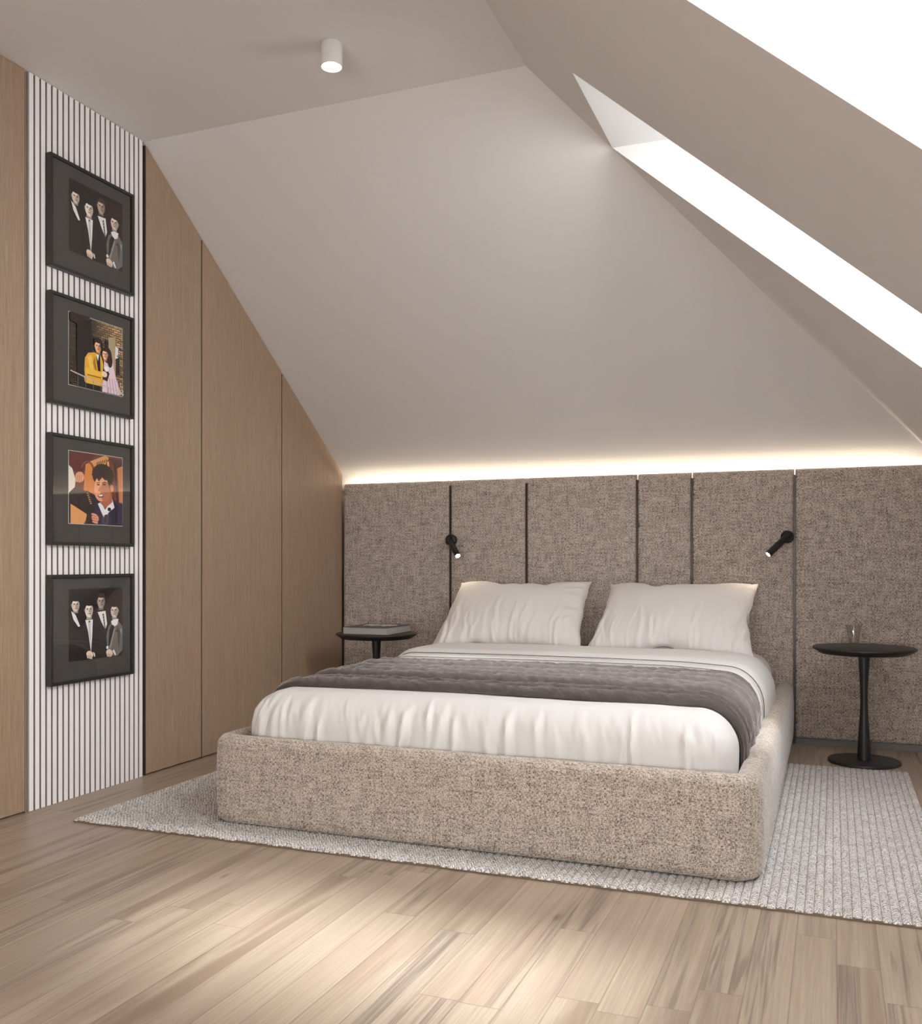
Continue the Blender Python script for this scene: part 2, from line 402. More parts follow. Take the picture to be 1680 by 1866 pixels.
# roof windows: white lining (level at the head, plumb at the sill), frame, pane
TO = 0.396
for k, (WX0, WX1, ya, yb) in enumerate(WIN, 1):
    xo = WX0 + TO / -SB; zh = zB(WX0); zs0 = zB(WX1); zs1 = zs0 + TO
    b = MB()
    b.add([(WX0,ya,zh),(WX0,yb,zh),(xo,yb,zh),(xo,ya,zh)], [(0,1,2,3)])
    b.add([(WX1,ya,zs0),(WX1,yb,zs0),(WX1,yb,zs1),(WX1,ya,zs1)], [(0,1,2,3)])
    for yy in (ya, yb):
        b.add([(WX0,yy,zh),(xo,yy,zh),(WX1,yy,zs1),(WX1,yy,zs0)], [(0,1,2,3)])
    win = b.build('window_%d' % k, M['reveal'], recalc=False); win['kind'] = 'structure'
    ux = (WX1 - xo); uz = (zs1 - zh); Ls = math.hypot(ux, uz); ux /= Ls; uz /= Ls
    nx_, nz_ = -uz, ux          # outward normal of the roof plane
    def RP(s, y, d): return (xo + ux*s + nx_*d, y, zh + uz*s + nz_*d)
    def rbox(b, s0, s1, y0, y1, d0, d1):
        v = [RP(s, y, d) for d in (d0, d1) for (s, y) in ((s0,y0),(s1,y0),(s1,y1),(s0,y1))]
        b.add(v, [(0,3,2,1),(4,5,6,7),(0,1,5,4),(1,2,6,5),(2,3,7,6),(3,0,4,7)])
    b = MB(); wF = 0.05
    rbox(b, -0.02, wF, ya-0.02, yb+0.02, 0.0, 0.06); rbox(b, Ls-wF, Ls+0.02, ya-0.02, yb+0.02, 0.0, 0.06)
    rbox(b, wF, Ls-wF, ya-0.02, ya+wF, 0.0, 0.06); rbox(b, wF, Ls-wF, yb-wF, yb+0.02, 0.0, 0.06)
    b.build('window_frame', M['reveal'], win)
    b = MB(); b.add([RP(wF,ya+wF,0.03), RP(Ls-wF,ya+wF,0.03), RP(Ls-wF,yb-wF,0.03), RP(wF,yb-wF,0.03)], [(0,1,2,3)])
    b.build('pane', M['pane'], win)
    # the opening is marked as a light portal so the sky is sampled through it
    pl = bpy.data.lights.new('sky_portal', 'AREA'); pl.shape = 'RECTANGLE'; pl.size = Ls; pl.size_y = yb - ya
    po = bpy.data.objects.new('sky_portal', pl); COL.objects.link(po)
    c = Vector(RP(Ls/2, (ya+yb)/2, 0.08)); X = Vector((ux,0,uz)); Y = Vector((0,1,0)); Z = Vector((nx_,0,nz_))
    Y = Z.cross(X)
    R = Matrix((X, Y, Z)).transposed().to_4x4(); po.matrix_world = Matrix.Translation(c) @ R
    pl.cycles.is_portal = True

# ================================================================== FITTED WARDROBES (left)
def wardrobe(y0, y1, label):
    t = thing('wardrobe', label, 'wardrobe', (XW - 0.3, (y0+y1)/2, 0), 'oak wardrobes along the left wall')
    g = 0.0048
    def top(y): return min(H, zA(y)) - 0.002
    def outline(a, c, z0, dz=0.0):
        pts = [(a, z0), (c, z0), (c, top(c) - dz)]
        if a < YC < c: pts.append((YC, H - 0.002 - dz))
        pts.append((a, top(a) - dz)); return pts
    cb = MB().prism(outline(y0, y1, 0.0, 0.004), 'x', XLL + 0.003, XW - 0.024)
    cb.prism(outline(y0, y0 + g - 0.0004, 0.0, 0.004), 'x', XW - 0.024, XW - 0.002).prism(outline(y1 - g + 0.0004, y1, 0.0, 0.004), 'x', XW - 0.024, XW - 0.002)  # near-black filler in the door gaps stands in for their shade
    cb.build('cabinet_body', M['gap_shade'], t)
    MB().prism(outline(y0 + g, y1 - g, 0.006), 'x', XW - 0.021, XW).build('door', M['oak'], t, bevel=0.001, seg=1)
    return t
wardrobe(3.436, 3.843, 'narrow full-height oak wardrobe door just right of the white slatted panel')
wardrobe(3.843, 4.565, 'oak wardrobe section with sloping top, between the narrow door and the one at the headboard')
wardrobe(4.565, 5.262, 'oak wardrobe section with sloping top that meets the upholstered headboard')
wardrobe(2.05, 2.762, 'full-height oak wardrobe at the left edge of the photo, left of the slatted panel')
wardrobe(1.338, 2.05, 'full-height oak wardrobe, second one left of the slatted panel, towards the viewer')
wardrobe(0.626, 1.338, 'full-height oak wardrobe, third one left of the slatted panel, beside the viewer')

# slatted panel
t = thing('slatted_wall_panel', 'white vertical slatted wall panel behind the four framed photographs', 'wall panel', (XW, 3.1, 0))
MB().box(XLL + 0.003, XW - 0.016, 2.762, 3.436, 0, H - 0.002).build('backing_board', M['slat_back_shade'], t)
b = MB(); shade_sides = MB()
b.box(XW - 0.016, XW - 0.004, 2.7625, 2.7655, 0.001, H - 0.002)
ys_ = []
for i in range(22):
    yy = 2.7762 + i * 0.0294
    shade_sides.box(XW - 0.016, XW + 0.0006, yy + 0.0006, yy + 0.0186, 0.001, H - 0.002)  # slat sides coloured dark to stand in for shade in the grooves
    b.box(XW + 0.0006, XW + 0.003, yy, yy + 0.0192, 0.001, H - 0.002)
b.build('slat_faces', M['slat'], t)
shade_sides.build('slat_shade_sides', M['slat_back_shade'], t)

# ================================================================== HEADBOARD
HT = 1.44
t = thing('headboard', 'wall-wide headboard of tall tweed upholstered panels behind the bed', 'headboard', (-1.2, HBY + 0.03, 0))
gaps = [-2.850, -2.127, -1.652, -1.011, -0.714, -0.187, 0.43]
for i in range(6):
    x0 = gaps[i] + (0.0022 if i else 0.004); x1 = gaps[i+1] - 0.0022
    # softly padded panel: rounded edges, slight swell
    nx, nz = 26, 44
    def edge(n, L, r):
        u = [0.0] + [r*(1-math.cos(a*math.pi/12)) for a in range(1, 7)]
        mid = list(np.linspace(r, L-r, n)); return np.array(u + mid[1:-1] + [L-k for k in u[::-1]])
    ex = edge(nx, x1-x0, 0.020); ez = edge(nz, HT-0.035, 0.020)
    X, Z = np.meshgrid(ex, ez, indexing='ij')
    dx = np.minimum(X, (x1-x0)-X); dz = np.minimum(Z, (HT-0.035)-Z)
    r = 0.020
    dep = r - np.sqrt(np.maximum(0, r*r - np.maximum(0, r-dx)**2)) + r - np.sqrt(np.maximum(0, r*r - np.maximum(0, r-dz)**2))
    dep = np.minimum(dep, 0.030)
    sw = 0.006*(1-np.exp(-dx/0.05))*(1-np.exp(-dz/0.05)) + 0.0015*vnoise((X+x0)*6, Z*6, i)
    G = np.stack([X+x0, HBY + 0.006 + dep - sw, Z+0.035], -1)
    b = MB(); b.grid(G)
    n_, m_ = G.shape[:2]
    ring = [(a,0) for a in range(n_)] + [(n_-1,c) for c in range(1,m_)] + [(a,m_-1) for a in range(n_-2,-1,-1)] + [(0,c) for c in range(m_-2,0,-1)]
    rv = [G[a,c] for a,c in ring]; k = len(rv)
    back = [(p[0], HBY+0.044, p[2]) for p in rv]
    b.add(rv+back, [(q, (q+1)%k, k+(q+1)%k, k+q) for q in range(k)] + [tuple(range(k, 2*k))])
    b.build('upholstered_panel', M['tweed_hb'], t, smooth=True, merge=0.0001)
for i, gx in enumerate(gaps[1:-1]):
    MB().box(gx-0.0055, gx+0.0055, HBY+0.009, HBY+0.040, 0.004, 1.408).build('metal_strip', M['strip'], t)
MB().box(-2.850, 0.43, HBY+0.022, HBY+0.042, 0.0, 0.034).build('plinth', M['plinth'], t)
MB().box(-2.850, 0.43, HBY+0.0445, HBY+0.056, 0.0, 1.37).build('backing_board', M['gap_shade'], t)

# LED strip lying on the ledge behind the headboard
t = thing('led_strip', 'warm glowing LED strip hidden behind the top edge of the headboard', 'light strip', (-1.2, 5.36, 1.38))
MB().prism([(5.350,1.335),(5.412,1.335),(5.412,1.385),(5.388,1.385)], 'x', -2.85, 0.43).build('channel', M['lampwhite'], t)
a0 = Vector((0, 5.353, 1.341)); a1 = Vector((0, 5.385, 1.3835))
b = MB(); b.add([(-2.84,a0.y,a0.z+.001),(0.42,a0.y,a0.z+.001),(0.42,a1.y,a1.z+.001),(-2.84,a1.y,a1.z+.001)], [(0,1,2,3)])
b.build('diffuser', M['led'], t)

# ================================================================== BED
BX0, BX1, BY0, BY1 = -2.108, -0.193, 2.872, 5.243
RZ0, RZ1 = 0.014, 0.325
bed = thing('bed_frame', 'low double bed frame upholstered in beige tweed, standing on the rug', 'bed', (-1.15, 4.05, 0.012))
TKN = 0.082; RC = 0.088
# outer path: from back-left, forward, across, back-right
path = []
for y in np.linspace(BY1, BY0+RC, 30): path.append(((BX0, y), (-1, 0)))
for a in np.linspace(math.pi, 1.5*math.pi, 10)[1:-1]: path.append(((BX0+RC+RC*math.cos(a), BY0+RC+RC*math.sin(a)), (math.cos(a), math.sin(a))))
for x in np.linspace(BX0+RC, BX1-RC, 30): path.append(((x, BY0), (0, -1)))
for a in np.linspace(1.5*math.pi, 2*math.pi, 10)[1:-1]: path.append(((BX1-RC+RC*math.cos(a), BY0+RC+RC*math.sin(a)), (math.cos(a), math.sin(a))))
for y in np.linspace(BY0+RC, BY1, 30): path.append(((BX1, y), (1, 0)))
r1, r2 = 0.038, 0.03
sec = []   # (inset from outer face, z)
for a in np.linspace(0, 90, 7): sec.append((r2 - r2*math.sin(math.radians(a)), RZ0 + r2 - r2*math.cos(math.radians(a))))
for z in np.linspace(RZ0+r2, RZ1-r1, 8)[1:-1]: sec.append((0.0 - 0.004*math.sin((z-RZ0)/(RZ1-RZ0)*math.pi), z))
for a in np.linspace(0, 90, 8): sec.append((r1 - r1*math.cos(math.radians(a)), RZ1 - r1 + r1*math.sin(math.radians(a))))
for a in np.linspace(0, 90, 8): sec.append((TKN - r1 + r1*math.sin(math.radians(a)), RZ1 - r1 + r1*math.cos(math.radians(a))))
sec += [(TKN, 0.15), (TKN, RZ0)]
G = np.array([[(p[0]-nn[0]*s, p[1]-nn[1]*s, z + 0.0012*float(vnoise(p[0]*7, p[1]*7, z*7))) for (s, z) in sec] for p, nn in path])
b = MB(); b.grid(G)
b.add([tuple(q) for q in G[0]], [tuple(range(len(sec)))]); b.add([tuple(q) for q in G[-1]], [tuple(range(len(sec)))[::-1]])
b.build('upholstered_surround', M['tweed_bed'], bed, smooth=True, merge=0.0001)
MB().box(BX0+TKN+.002, BX1-TKN-.002, BY0+TKN+.002, BY1-.002, 0.03, 0.148).build('slat_base', M['dark'], bed)

# rounded box surface with a displacement
def rounded(x0, x1, y0, y1, z0, z1, R, res, disp, ztop=None, faces=('top','front','left','right','back'), Rf=None):
    b = MB()
    def lin(a, c): return np.linspace(a, c, max(2, int(round((c-a)/res))+1))
    X, Y, Z = lin(x0,x1), lin(y0,y1), lin(z0,z1)
    fl = {'top': ('xy', z1), 'front': ('xz', y0), 'back': ('xz', y1), 'left': ('yz', x0), 'right': ('yz', x1)}
    for f in faces:
        k, c = fl[f]
        if k == 'xy': A, B = np.meshgrid(X, Y, indexing='ij'); P = np.stack([A, B, np.full_like(A, c)], -1)
        elif k == 'xz': A, B = np.meshgrid(X, Z, indexing='ij'); P = np.stack([A, np.full_like(A, c), B], -1)
        else: A, B = np.meshgrid(Y, Z, indexing='ij'); P = np.stack([np.full_like(A, c), A, B], -1)
        Q = np.stack([np.clip(P[...,0], x0+R, x1-R), np.clip(P[...,1], y0+R, y1-R), np.minimum(P[...,2], z1-R)], -1)
        D = P - Q; Ln = np.linalg.norm(D, axis=-1, keepdims=True); Nn = D / np.maximum(Ln, 1e-9)
        S = Q + Nn * R
        d = disp(S, Nn)
        S = S + Nn * d[..., None]
        if ztop is not None:
            wgt = np.clip((S[...,2]-z0)/(z1-z0), 0, 1); S[...,2] += ztop(S) * wgt
        b.grid(S)
    return b
MX0, MX1 = -2.022, -0.282
def crown(S):
    u = (S[...,0] - (MX0+MX1)/2) / ((MX1-MX0)/2)
    return 0.018*sstep(3.0, 4.4, S[...,1]) + 0.008*(1-u*u)
def dm(S, N):
    return 0.004*vnoise(S[...,0]*4, S[...,1]*4, S[...,2]*5) + 0.0015*vnoise(S[...,0]*16, S[...,1]*16, S[...,2]*16)
mt = rounded(MX0+.012, MX1-.012, 2.99, BY1-.004, 0.15, 0.462, 0.105, 0.02, dm, crown).build('mattress', M['sheet'], smooth=True, merge=0.0003)
tag(mt, 'white fitted mattress showing beside the pillows at the head of the bed', 'mattress')

rs = np.random.RandomState(11)
cre = []
for i in range(38):
    x = MX0 + 0.05 + (MX1-MX0-0.1) * rs.rand()
    cre.append((x, rs.uniform(0.004, 0.012), rs.uniform(0.009, 0.018), rs.uniform(-0.10, 0.10), rs.uniform(0.33, 0.46), rs.uniform(0.10, 0.42), rs.uniform(-1, 1)))
for x in (-1.93, -1.955, -1.98): cre.append((x, 0.012, 0.012, 0.25, 0.44, 0.1, 0))
def dduv(S, N):
    x, y, z = S[...,0], S[...,1], S[...,2]
    fr = np.clip(-N[...,1], 0, 1)**0.7; sd = np.clip(np.abs(N[...,0]), 0, 1)
    d = 0.0045*vnoise(x*3.5, y*3.5, z*4) + 0.0018*vnoise(x*11, y*11, z*9)
    t = np.clip((z-0.30)/0.17, 0, 1.2)
    for (cx, am, wd, lean, z1, z0, cv) in cre:
        xx = cx + lean*(z-0.38) + 0.015*cv*np.sin((z-0.3)*18)
        env = sstep(z1+0.035, z1-0.035, z) * sstep(z0-0.10, z0+0.02, z+0.0*z) if z0 > 0.3 else sstep(z1+0.035, z1-0.035, z)
        q = (x-xx)/wd
        d = d + fr*env*am*(np.exp(-q*q) - 0.6*np.exp(-(q-1.6)**2))
    # fine rippling near the front roll
    roll = np.exp(-((N[...,2]-0.55)/0.35)**2) * fr**0.3
    d = d + roll*0.003*vnoise(x*42, z*12, 3) + roll*0.002*vnoise(x*90 + 30*z, y*20, 5)
    # mitred corner fold at the right front
    d = d + fr*0.010*sstep(-0.340, -0.334, x + 0.10*(z-0.36))*sstep(0.44, 0.40, z)
    d = d + fr*0.006*np.exp(-((x+0.42+0.5*(z-0.40))/0.05)**2)*vnoise(x*40, z*30, 9)*sstep(0.33, 0.38, z)
    # side drape ripples
    d = d + sd*0.004*vnoise(y*9, z*3, 12)
    return d
duv = thing('duvet', 'smooth white duvet covering the bed, tucked in at the foot end', 'duvet', (-1.15, 3.8, 0.47))
rounded(MX0, MX1, 2.948, 4.71, 0.16, 0.474, 0.125, 0.0065, dduv, crown).build('duvet_cover', M['sheet'], duv, smooth=True, merge=0.0003)

# profile across the bed for the layers lying on the duvet
HW = (MX1-MX0)/2; CX = (MX0+MX1)/2; RR = 0.125
def layer(a, y, off):
    """a: arc length across from the centre line; off: height above the duvet"""
    R = RR + off; flat = HW - RR; s = np.sign(a); q = np.abs(a)
    arc = np.minimum(np.maximum(q-flat, 0)/RR, math.pi/2); down = np.maximum(q - flat - RR*math.pi/2, 0)
    x = CX + s*(np.minimum(q, flat) + R*np.sin(arc))
    z = 0.474 - RR + R*np.cos(arc) - down
    u = (x-CX)/HW; cz = 0.018*sstep(3.0, 4.4, y) + 0.008*(1-np.minimum(u*u, 1))
    z = z + cz*np.clip((z-0.16)/(0.474-0.16), 0, 1.1)
    return np.stack([x, y + 0*x, z], -1)
LA = HW - RR + RR*math.pi/2
def slab(a0, a1, na, y0f, y1f, ny_, top, bot):
    A = np.linspace(a0, a1, na)[:, None]; V = np.linspace(0, 1, ny_)[None, :]
    Yg = y0f(A) + (y1f(A)-y0f(A))*V; Ag = A + 0*V
    Tt = layer(Ag, Yg, top(Ag, Yg, V)); Bt = layer(Ag, Yg, bot(Ag, Yg, V))
    b = MB(); b.grid(Tt); b.grid(Bt, flip=True)
    for i in (0, -1): b.grid(np.stack([Tt[i], Bt[i]], 0)); b.grid(np.stack([Tt[:, i], Bt[:, i]], 0))
    return b
# turned-back edge of the duvet, and the sheet edge showing below it
def fold_front(A): return 4.22 + 0.012*vnoise(A*2.5, 0.5, 7) - 0.14*sstep(0.50, 1.0, A)
def fold_back(A): return 4.665 + 0.008*vnoise(A*3, 1.5, 3)
def sheet_front(A): return 4.11 + 0.014*vnoise(A*2.0, 3.5, 7) - 0.16*sstep(0.45, 1.0, A)
def fold_top(A, Y, V):
    e = np.minimum(V, 1 - V)
    return 0.010 + 0.024*np.sqrt(np.clip(e/0.12, 0, 1)) + 0.003*vnoise(A*4, Y*5, 2)
def sheet_top(A, Y, V): return 0.006 + 0.010*np.sqrt(np.clip(V/0.15, 0, 1))
slab(-LA-0.10, LA+0.10, 200, fold_front, fold_back, 34, fold_top, lambda A, Y, V: 0*A + 0.003).build('turned_back_edge', M['sheet'], duv, smooth=True, merge=0.0002)
slab(-LA-0.10, LA+0.10, 200, sheet_front, lambda A: 4.25 + 0*A, 12, sheet_top, lambda A, Y, V: 0*A + 0.002).build('sheet_edge', M['sheet'], duv, smooth=True, merge=0.0002)
def pipe(yf, off, rad, a0, a1, name):
    As = np.linspace(a0, a1, 160); ctr = layer(As, yf(As), off)
    vs = []; n_ = 6
    for i, p in enumerate(ctr):
        tg = ctr[min(i+1, 159)] - ctr[max(i-1, 0)]; tg = tg/np.linalg.norm(tg)
        e1 = np.array([0, 1, 0]); e2 = np.cross(tg, e1); e2 /= np.linalg.norm(e2)
        for k in range(n_): vs.append(p + rad*(math.cos(k*2*math.pi/n_)*e1 + math.sin(k*2*math.pi/n_)*e2))
    b = MB(); b.add(vs, [(i*n_+k, i*n_+(k+1) % n_, (i+1)*n_+(k+1) % n_, (i+1)*n_+k) for i in range(159) for k in range(n_)])
    b.build(name, M['piping'], duv, smooth=True)
pipe(lambda A: fold_front(A) + 0.001, 0.0190, 0.0015, -LA-0.09, LA+0.09, 'piping')
pipe(lambda A: sheet_front(A) + 0.001, 0.0120, 0.0013, -LA-0.09, LA+0.09, 'piping')

# quilted throw: seven stuffed channels running across the bed
NCH = 7
def ty0(A): return 3.135 + 0.010*vnoise(A*2.1, 8.5, 1) + 0.04*sstep(0.5, 1.0, A)
def ty1(A): return 3.985 + 0.012*vnoise(A*1.7, 2.5, 5) - 0.10*sstep(0.55, 1.15, A)
def tt(A, Y, V):
    wv = V + 0.010*vnoise(A*3.1, V*5, 6) + 0.004*vnoise(A*11, V*7, 9)
    t = wv*NCH; c = np.floor(np.clip(t, 0, NCH-1e-6)); f = np.clip(t-c, 0, 1)
    prof = np.clip(np.sin(math.pi*f), 0, 1)**0.5
    amp = 0.023 + 0.003*vnoise(A*4, c*3.7, 2)
    amp = np.where(c == 1, amp*0.85, amp); amp = amp + np.where(c == 2, 0.005, 0) + np.where(c == 0, 0.002, 0)
    amp = np.where(c == 6, amp*0.70, amp)
    amp = amp * (1 - 0.30*sstep(LA-0.16, LA+0.05, np.abs(A)))
    # slanting puckers pulled in by the stitching
    ph = A*34 + f*2.2 + c*4.3
    puck = (0.0032*vnoise(ph, c*9.1 + f*1.2, 4) + 0.0026*vnoise(ph*2.1, c*5.1 + f*2, 8) + 0.0016*vnoise(ph*4.7, c*3.3 + f*3, 12)) * (1-0.35*np.sin(math.pi*f))
    puck = puck * (1 - 0.6*sstep(LA-0.30, LA-0.10, np.abs(A))) + 0.0028*sstep(LA-0.26, LA-0.08, np.abs(A))*vnoise(A*3, V*95, 6)
    puck = puck + 0.003*vnoise(A*60 + f*6, f*4 + c*3, 15)*np.sin(math.pi*f)
    return 0.009 + amp*prof + puck*(f > 0.02)*(f < 0.98)
sl = slab(-LA-0.085, LA+0.062, 520, ty0, ty1, 176, tt, lambda A, Y, V: 0*A + 0.0045)
th = sl.build('throw_blanket', M['throw'], smooth=True, merge=0.0002)
tag(th, 'grey quilted velvet throw laid across the middle of the bed', 'blanket')

# ================================================================== PILLOWS
def inflate(seed, nx=80, ny=54, Wd=0.80, Hd=0.54, frames=42):
    """a pillow case sewn from two sheets and filled by the cloth solver; returns its front sheet"""
    r = random.Random(seed); vs = []; idx = {}; fs = []
    def vid(i, j, side):
        e = i in (0, nx) or j in (0, ny); k = (i, j, 0 if e else side)
        if k not in idx:
            idx[k] = len(vs); vs.append(((i/nx-0.5)*Wd, (j/ny-0.5)*Hd, 0 if e else side*(0.004+0.002*r.random())))
        return idx[k]
    for side in (1, -1):
        for i in range(nx):
            for j in range(ny):
                f = [vid(i,j,side), vid(i+1,j,side), vid(i+1,j+1,side), vid(i,j+1,side)]
                fs.append(f if side > 0 else f[::-1])
    G = None
    try:
        me = bpy.data.meshes.new('case'); me.from_pydata(vs, [], fs); me.update()
        o = bpy.data.objects.new('case', me); COL.objects.link(o)
        s = o.modifiers.new('cloth', 'CLOTH').settings
        s.quality = 9; s.mass = .25; s.tension_stiffness = 25; s.compression_stiffness = 12; s.shear_stiffness = 8; s.bending_stiffness = .02
        s.use_pressure = True; s.uniform_pressure_force = 4.5; s.shrink_min = -0.02; s.air_damping = 3; s.effector_weights.gravity = 0.05
        for f in range(1, frames): SC.frame_set(f)
        ev = o.evaluated_get(bpy.context.evaluated_depsgraph_get()); em = ev.to_mesh()
        P = np.array([v.co[:] for v in em.vertices]); P -= P.mean(0); ev.to_mesh_clear()
        bpy.data.objects.remove(o); bpy.data.meshes.remove(me); SC.frame_set(1)
        G = np.array([[P[vid(i, j, 1)] for j in range(ny+1)] for i in range(nx+1)])
    except Exception:
        G = None
    if G is None:
        u, v = np.meshgrid(np.linspace(-1, 1, nx+1), np.linspace(-1, 1, ny+1), indexing='ij')
        fat = 0.15*np.sqrt(np.clip((1-u**4)*(1-v**4), 0, 1))
        G = np.stack([u*0.385*(1-0.04*(1-u*u)), v*0.256, fat + 0.004*vnoise(u*9, v*4, seed)*(fat > 0)], -1)
    return G
def pillow(seed, ctr, tilt, yaw, label, W=1.0, Hs=1.0, flip=False):
    Gd = inflate(seed)
    for step in range(10):
        P4 = np.pad(Gd, ((1, 1), (1, 1), (0, 0)), mode='reflect', reflect_type='odd')
        mean = 0.25 * (P4[2:, 1:-1] + P4[:-2, 1:-1] + P4[1:-1, 2:] + P4[1:-1, :-2])
        low = sstep(-0.3, -0.8, Gd[..., 1] / 0.256)
        amount = 0.7 if step < 3 else 0.25 + 0.75 * low[..., None]
        Gd = Gd + (mean - Gd) * amount
    if flip: Gd = Gd[::-1].copy(); Gd[..., 0] *= -1
    def finer(Q):                                          # twice as many rows and columns
        m_, k_ = Q.shape[:2]; R = np.zeros((2*m_-1, k_, 3)); R[::2] = Q; R[1::2] = 0.5 * (Q[:-1] + Q[1:])
        T = np.zeros((2*m_-1, 2*k_-1, 3)); T[:, ::2] = R; T[:, 1::2] = 0.5 * (R[:, :-1] + R[:, 1:])
        return T
    Gd = finer(Gd)
    u = Gd[..., 0] / 0.385; v0 = Gd[..., 1] / 0.256
    swell = 1 + 0.06 * np.clip(1 - v0*v0, 0, 1)
    belly = 1 + 0.24 * np.clip(1 - u*u, 0, 1)
    x = Gd[..., 0] * W * 1.07 * swell
    v = Gd[..., 1] * Hs * 1.12 * belly
    x = x*(1 - 0.035*v0)                                   # the lower edge is pressed out a little wider
    v = v - 0.022 * sstep(-0.55, -1.0, u) * sstep(0.2, 1.0, v0)      # the upper left corner hangs lower
    z = Gd[..., 2] * 0.62
    body = np.clip(z/0.03, 0, 1)
    rp = np.random.RandomState(seed*7+1)
    for q in range(36):                                    # folds rising from the lower seam
        cu = rp.uniform(-0.92, 0.92); wd = rp.uniform(0.006, 0.017); am = rp.uniform(0.0020, 0.0058); ln_ = rp.uniform(-0.7, 0.1); le = rp.uniform(-0.12, 0.12)
        q_ = (x/0.4 - cu - le*(v0+1) - 0.02*np.sin(v0*9+q))/(wd/0.4)
        z = z + body*am*(np.exp(-q_*q_) - 0.7*np.exp(-(q_-1.5)**2))*sstep(ln_+0.25, ln_-0.25, v0)*sstep(-1.0, -0.9, v0)
    for q in range(11):                                    # folds fanning in from the right seam and upper corner
        cv = rp.uniform(-0.6, 0.95); wd = rp.uniform(0.012, 0.024); am = rp.uniform(0.002, 0.0055); sl_ = rp.uniform(-0.9, -0.2)
        q_ = (v0 - cv - sl_*(1-u))/(wd/0.26)
        z = z + body*am*(np.exp(-q_*q_) - 0.6*np.exp(-(q_-1.5)**2))*sstep(0.45, 0.8, u)*sstep(1.0, 0.95, u)
    ct, st_ = math.cos(tilt), math.sin(tilt); cy, sy = math.cos(yaw), math.sin(yaw)
    def place(x, v, z):
        # local: v runs up the slope, z is the face normal (towards viewer and up)
        Y = v*ct - z*st_*1.0; Zz = v*st_ + z*ct
        Xw = x*cy - Y*sy; Yw = x*sy + Y*cy
        P = np.stack([ctr[0]+Xw, ctr[1]+Yw, ctr[2]+Zz], -1)
        P[...,1] = np.minimum(P[...,1], HBY - 0.004 - 0.0*x)
        P[...,2] = np.maximum(P[...,2], 0.492)
        return P
    b = MB(); b.grid(place(x, v, z)); b.grid(place(x, v, -z*0.9), flip=True)
    o = b.build('pillow', M['pillow'], smooth=True, merge=0.00002)
    tag(o, label, 'pillow', 'white pillows leaning on the headboard'); return o
pillow(1, (-1.610, 4.915, 0.664), math.radians(37), math.radians(3), 'white pillow leaning on the headboard, on the side of the table with the book')
pillow(2, (-0.755, 4.910, 0.664), math.radians(37), math.radians(-2), 'white pillow leaning on the headboard, on the side of the table with the drinking glass', flip=True)

# ================================================================== RUG
RX0, RX1, RY0, RY1 = -2.587, 0.313, 2.726, 4.695
nC = int(round((RX1-RX0)/RUGP)); xs0 = math.floor(RX0/RUGP)*RUGP
b = MB(); prof = [(-1,0.0),(-0.92,0.42),(-0.62,0.82),(-0.22,1.0),(0.22,1.0),(0.62,0.82),(0.92,0.42),(1,0.0)]
yr = [(RY0,0.0),(RY0+0.003,0.6),(RY0+0.009,1.0)] + [(q,1.0) for q in np.linspace(RY0+0.1, RY1-0.1, 40)] + [(RY1-0.009,1.0),(RY1-0.003,0.6),(RY1,0.0)]
for c in range(nC):
    xc = xs0 + (c+0.5)*RUGP; e0 = random.uniform(-.003,.003); e1 = random.uniform(-.003,.003)
    G = np.array([[(xc + p*RUGP*0.5, y + (e0 if j < 3 else e1 if j > 41 else 0) - (0.003*(1-abs(p)) if j < 3 else 0) + (0.003*(1-abs(p)) if j > 41 else 0),
                    0.006 + 0.0075*h*k) for j, (y, k) in enumerate(yr)] for (p, h) in prof])
    b.grid(G)
rug = thing('rug', 'cream braided wool rug with dark flecks under the bed', 'rug', (-1.137, 3.71, 0))
b.build('pile', M['rug'], rug, smooth=True, merge=0.0001)
MB().box(RX0, xs0+nC*RUGP-0.001, RY0-0.001, RY1-0.001, 0.0, 0.0078).build('backing', M['rugedge'], rug)

# ================================================================== SIDE TABLES
def side_table(x, y, label):
    t = thing('side_table', label, 'side table', (x, y, 0), 'round black side tables')
    MB().lathe([(0,0.548),(0.226,0.548),(0.2305,0.546),(0.232,0.542),(0.2300,0.538),(0.200,0.519),(0.196,0.517),(0,0.517)], (x,y,0), n=72).build('table_top', M['black'], t, smooth=True, merge=1e-5)
    MB().lathe([(0,0.005),(0.0295,0.014),(0.0295,0.02),(0.0290,0.06),(0.0245,0.14),(0.0185,0.235),(0.0165,0.29),(0.0170,0.33),(0.0215,0.42),(0.0265,0.50),(0.0272,0.517),(0,0.517)], (x,y,0), n=40).build('stem', M['black'], t, smooth=True, merge=1e-5)
    MB().lathe([(0,0),(0.159,0),(0.1615,0.002),(0.1615,0.011),(0.1595,0.013),(0,0.014)], (x,y,0), n=72).build('base', M['black'], t, smooth=True, merge=1e-5)
    return t
side_table(-2.43, 4.885, 'round black pedestal table carrying a book, between wardrobe and bed')
side_table(0.137, 4.905, 'round black pedestal table with a drinking glass, right of the bed')

